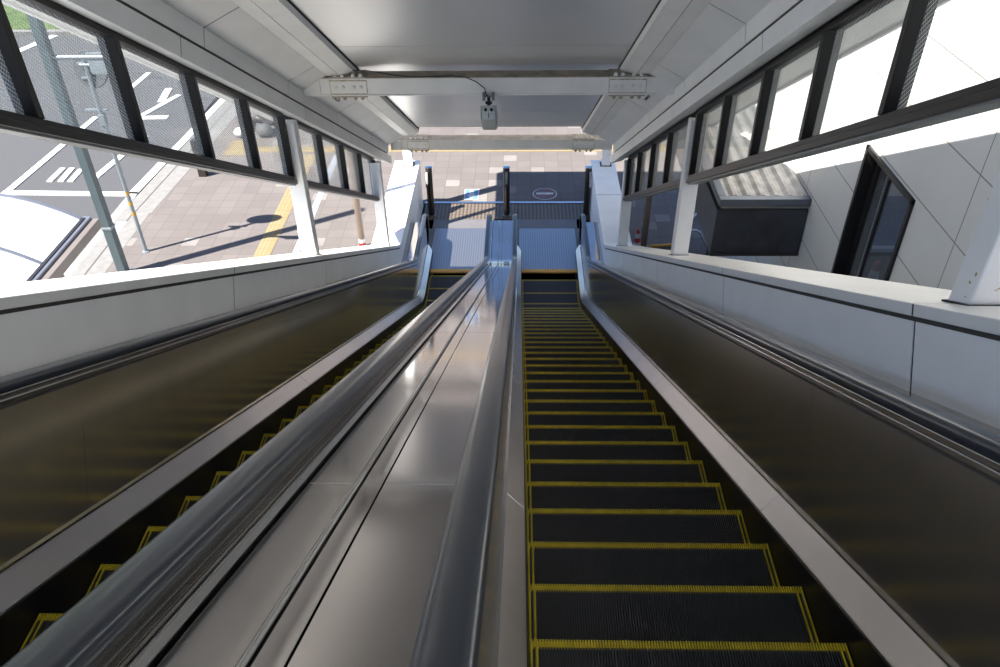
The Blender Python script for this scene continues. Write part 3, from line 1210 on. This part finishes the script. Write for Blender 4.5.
# navy awning box over the entrance
aw = thing('entrance_awning', 'navy metal awning box with ribbed pale roof on the white panelled wall', 'awning', (3.03, 10.3, 2.52))
ax0, ax1, ay0, ay1, az0, az1 = 2.46, XW - .005, 8.98, 12.4, 2.52, 3.13
bm = newbm()
rings = [[Vector((x, y, z)) for x, y, z in ((ax0 + i, ay0 + i, z), (ax1, ay0 + i, z), (ax1, ay1 - i, z), (ax0 + i, ay1 - i, z))] for i, z in ((.0, az0), (.0, az1))]
loft(bm, rings, True, True, (0, 1))
obj('box_body', bm, M['awning'], aw, bevel=.006)
bm = newbm()
box(bm, ax0 - .01, ax1, ay0 - .012, ay0 + .02, az0 - .05, az0)
obj('bottom_lip', bm, M['black'], aw)
bm = newbm()
box(bm, ax0 + .06, ax1, ay0 + .05, ay1, az1, az1 + .055)
obj('gutter_recess', bm, M['rusty'], aw)
bm = newbm()
box(bm, ax0 + .01, ax1 + .0, ay0 - .015, ay0 + .09, az1 + .055, az1 + .16)
box(bm, ax0 + .01, ax0 + .11, ay0 + .09, ay1, az1 + .055, az1 + .16)
obj('roof_rim', bm, M['awning_rim'], aw, bevel=.008)
bm = newbm()
n = 24
rings = []
for yy, zz in ((ay0 + .09, az1 + .13), (ay1, az1 + .22)):
    up_, lo_ = [], []
    for i in range(n + 1):
        xx = ax0 + .11 + (ax1 - ax0 - .11) * i / n
        up_.append(Vector((xx, yy, zz + (.035 if (i // 2) % 2 else 0))))
    lo_ = [Vector((v.x, yy, zz - .06)) for v in reversed(up_)]
    rings.append(up_ + lo_)
loft(bm, rings, True, True, (0, 1))
obj('ribbed_roof', bm, M['roofing'], aw)

# stainless stair rail beyond the awning
t = thing('stair_railing', 'bright tubular stair railing standing beneath the navy awning', 'railing', (3.2, 12.95, 0))
y = 12.95
for pts, nm in (([(3.02, y, .02), (3.02, y, .62), (3.06, y, .72), (3.28, y, 1.0), (3.31, y, 1.0), (3.46, y, .72), (3.5, y, .6)], 'upper_rail'), ([(3.04, y, .55), (3.22, y, .55), (3.30, y, .50), (3.50, y, .16), (3.52, y, .05)], 'lower_rail')):
    bm = newbm()
    tube(bm, pts, .021, 12)
    obj(nm, bm, M['chrome'], t, smooth=True)
bm = newbm()
tube(bm, [(3.5, y, 0), (3.5, y, .6)], .02, 12)
obj('railing_post', bm, M['bronze'], t, smooth=True)

# ------------------------------------------------------------------ street furniture on the left
# white barrel-roofed shelter
SX0, SX1, SY0, SY1, SZ = -8.75, -6.06, 4.5, 9.72, H - 5.45
sh = thing('bus_shelter', 'white barrel-roofed shelter by the road at the lower left', 'shelter', ((SX0 + SX1) / 2, (SY0 + SY1) / 2, 0))


def arc(x0, x1, z, rise, n=16):
    return [(x0 + (x1 - x0) * i / n, z + rise * (1 - (2 * i / n - 1) ** 2)) for i in range(n + 1)]


a1 = arc(SX0, SX1, SZ, .40)
bm = newbm()
loft(bm, [[Vector((x, yy, z)) for x, z in a1] + [Vector((x, yy, z - .02)) for x, z in reversed(a1)] for yy in (SY0, SY1)], True, True, (0, 1))
obj('roof_sheet', bm, M['canopy_white'], sh, smooth=True)
for yy in (SY1 - .02, 8.55, 7.35, 6.1, 4.9):
    bm = newbm()
    loft(bm, [[Vector((x, y2, z + .018)) for x, z in a1] + [Vector((x, y2, z - .03)) for x, z in reversed(a1)] for y2 in (yy - .03, yy + .03)], True, True, (0, 1))
    obj('roof_rib', bm, M['trim_grey'], sh)
bm = newbm()
box(bm, SX1 - .02, SX1 + .10, SY0, SY1 + .05, SZ - .06, SZ + .02)
obj('eave_gutter', bm, M['trim_grey'], sh, bevel=.01)
bm = newbm()
box(bm, SX1 + .0, SX1 + .05, SY0, SY1 - .02, SZ + .02, SZ + .035)
obj('gutter_channel', bm, M['black'], sh)
bm = newbm()
box(bm, SX1 + .10, SX1 + .20, SY0, SY1 + .06, SZ - .16, SZ - .02)
obj('fascia', bm, M['taupe'], sh, bevel=.012)
for yy in (5.2, 8.6):
    bm = newbm()
    tube(bm, [(SX1 + .12, yy, 0), (SX1 + .12, yy, SZ - .06)], .05, 12)
    obj('leg', bm, M['taupe'], sh, smooth=True)
    bm = newbm()
    tube(bm, [(SX0 + .1, yy, -.02), (SX0 + .1, yy, SZ + .02)], .05, 12)
    obj('leg', bm, M['taupe'], sh, smooth=True)

# grey-green lamp post with arm
px, py = -7.27, 12.3
t = thing('lamp_post', 'tall grey-green square post rising beside the road', 'post', (px, py, 0))
bm = newbm()
for z0, z1, w in ((0, 1.0, .16), (1.0, 7.2, .15)):
    box(bm, px - w / 2, px + w / 2, py - w / 2, py + w / 2, z0, z1)
obj('shaft', bm, M['teal'], t, bevel=.012)
bm = newbm()
box(bm, px - .088, px + .088, py - .088, py + .088, .97, 1.02)
obj('collar', bm, M['galv'], t, bevel=.004)
bm = newbm()
tube(bm, [(px + .08, py, 3.98), (px + .95, py, 3.98)], .035, 12)
tube(bm, [(px + .45, py, 3.86), (px + .95, py, 3.86)], .022, 12)
obj('arm', bm, M['galv'], t, smooth=True)
bm = newbm()
box(bm, px + .60, px + .95, py - .02, py + .02, 3.72, 4.05)
obj('arm_plate', bm, M['galv'], t, bevel=.005)
bm = newbm()
box(bm, px - .16, px + .16, py - .16, py + .16, 0, .02)
obj('base_plate', bm, M['grey_metal'], t)

# slim pole with a round sign seen from behind
px, py = -7.166, 13.09
t = thing('sign_pole', 'slim pale pole with amber bands and a round sign seen from behind', 'sign', (px, py, 0))
bm = newbm()
tube(bm, [(px, py, 0), (px, py, 3.75)], .036, 14)
obj('pole', bm, M['galv'], t, smooth=True)
for z in (.80, 1.01, 1.22):
    bm = newbm()
    tube(bm, [(px, py, z), (px, py, z + .06)], .039, 14)
    obj('amber_band', bm, M['amber'], t, smooth=True)
bm = newbm()
c = Vector((px + .02, py + .06, 3.50))
dirn = Vector((.15, .96, -.2)).normalized()
tube(bm, [c, c + dirn * .012, c + dirn * .03], .30, 36, taper=[.30, .31, .31])
obj('sign_disc', bm, M['sign_back'], t, smooth=True)
for z in (3.60, 3.36):
    bm = newbm()
    box(bm, px - .16, px + .16, py + .02, py + .06, z - .015, z + .015)
    obj('bracket', bm, M['galv'], t)
bm = newbm()
box(bm, px - .05, px + .05, py - .05, py + .05, 2.55, 2.75)
box(bm, px - .25, px + .12, py - .015, py + .03, 2.80, 2.84)
obj('lower_bracket', bm, M['galv'], t, bevel=.004)
bm = newbm()
tube(bm, [(px, py, 0), (px, py, .02)], .07, 14)
obj('base_ring', bm, M['galv'], t)

# dark stub by the kerb with a green tuft
bm = newbm()
box(bm, -7.16, -6.99, 16.25, 16.42, 0, .85)
tag(obj('kerb_stub', bm, M['bronze'], bevel=.01), 'short dark square stub standing on the pavement near the kerb', 'bollard')

# grey rounded street seat with a dark backrest
t = thing('street_seat', 'grey and white rounded stone seat seen through the left window glass', 'seat', (-6.4, 18.5, 0))
bm = newbm()
bmesh.ops.create_uvsphere(bm, u_segments=20, v_segments=12, radius=.2)
for v in bm.verts:
    v.co = Vector((v.co.x * 1.0 - 6.22, v.co.y * .8 + 18.45, max(0.002, v.co.z * .9 + .14)))
obj('stone_body', bm, M['stone'], t, smooth=True)
bm = newbm()
bmesh.ops.create_uvsphere(bm, u_segments=18, v_segments=10, radius=.16)
for v in bm.verts:
    v.co = Vector((v.co.x * 1.3 - 6.78, v.co.y * .9 + 18.45, max(0.002, v.co.z * .8 + .10)))
obj('white_block', bm, M['white_tape'], t, smooth=True)
bm = newbm()
tube(bm, [(-6.62, 18.75, .0), (-6.55, 18.75, .28), (-6.40, 18.72, .34), (-6.2, 18.68, .25), (-6.0, 18.66, .22), (-5.86, 18.7, .26)], .06, 10, taper=[.05, .09, .11, .08, .045, .03])
obj('dark_back', bm, M['bronze'], t, smooth=True)

# ------------------------------------------------------------------ the station hall behind the viewer
bm = newbm()
box(bm, -6, 6, -7, -1.2, 6.2, 6.45)
struct(obj('floor_hall', bm, M['concrete']))

# ------------------------------------------------------------------ light
AZI, EL = math.radians(31.5), math.radians(57)
d = Vector((math.cos(AZI) * math.cos(EL), math.sin(AZI) * math.cos(EL), -math.sin(EL)))
sl = bpy.data.lights.new('sun', 'SUN')
sl.energy = 18.0
sl.color = (1.0, .95, .88)
sl.angle = math.radians(.53)
so = bpy.data.objects.new('sun', sl)
C.objects.link(so)
so.location = (-20, -10, 30)
so.rotation_euler = d.to_track_quat('-Z', 'Y').to_euler()
w = bpy.data.worlds.new('sky')
bpy.context.scene.world = w
w.use_nodes = True
nt = w.node_tree
bg = nt.nodes['Background']
sk = nt.nodes.new('ShaderNodeTexSky')
sk.sky_type = 'NISHITA'
sk.sun_disc = False
sk.sun_elevation = EL
sk.sun_rotation = math.atan2(-d.x, -d.y)
sk.air_density, sk.dust_density, sk.ozone_density = 1.0, .6, 1.5
tint = nt.nodes.new('ShaderNodeMix')
tint.data_type, tint.blend_type = 'RGBA', 'MULTIPLY'
tint.inputs[0].default_value = 1.0
tint.inputs[7].default_value = (.86, .97, 1.15, 1)
nt.links.new(sk.outputs[0], tint.inputs[6])
nt.links.new(tint.outputs[2], bg.inputs[0])
bg.inputs[1].default_value = .19

sc_ = bpy.context.scene
sc_.view_settings.view_transform = 'Standard'
sc_.view_settings.look = 'None'
sc_.view_settings.exposure = 0.25
sc_.view_settings.gamma = 1.0
sc_.view_settings.use_curve_mapping = False
sc_.cycles.max_bounces = 10
sc_.cycles.diffuse_bounces = 6
sc_.cycles.glossy_bounces = 6
sc_.cycles.transparent_max_bounces = 16
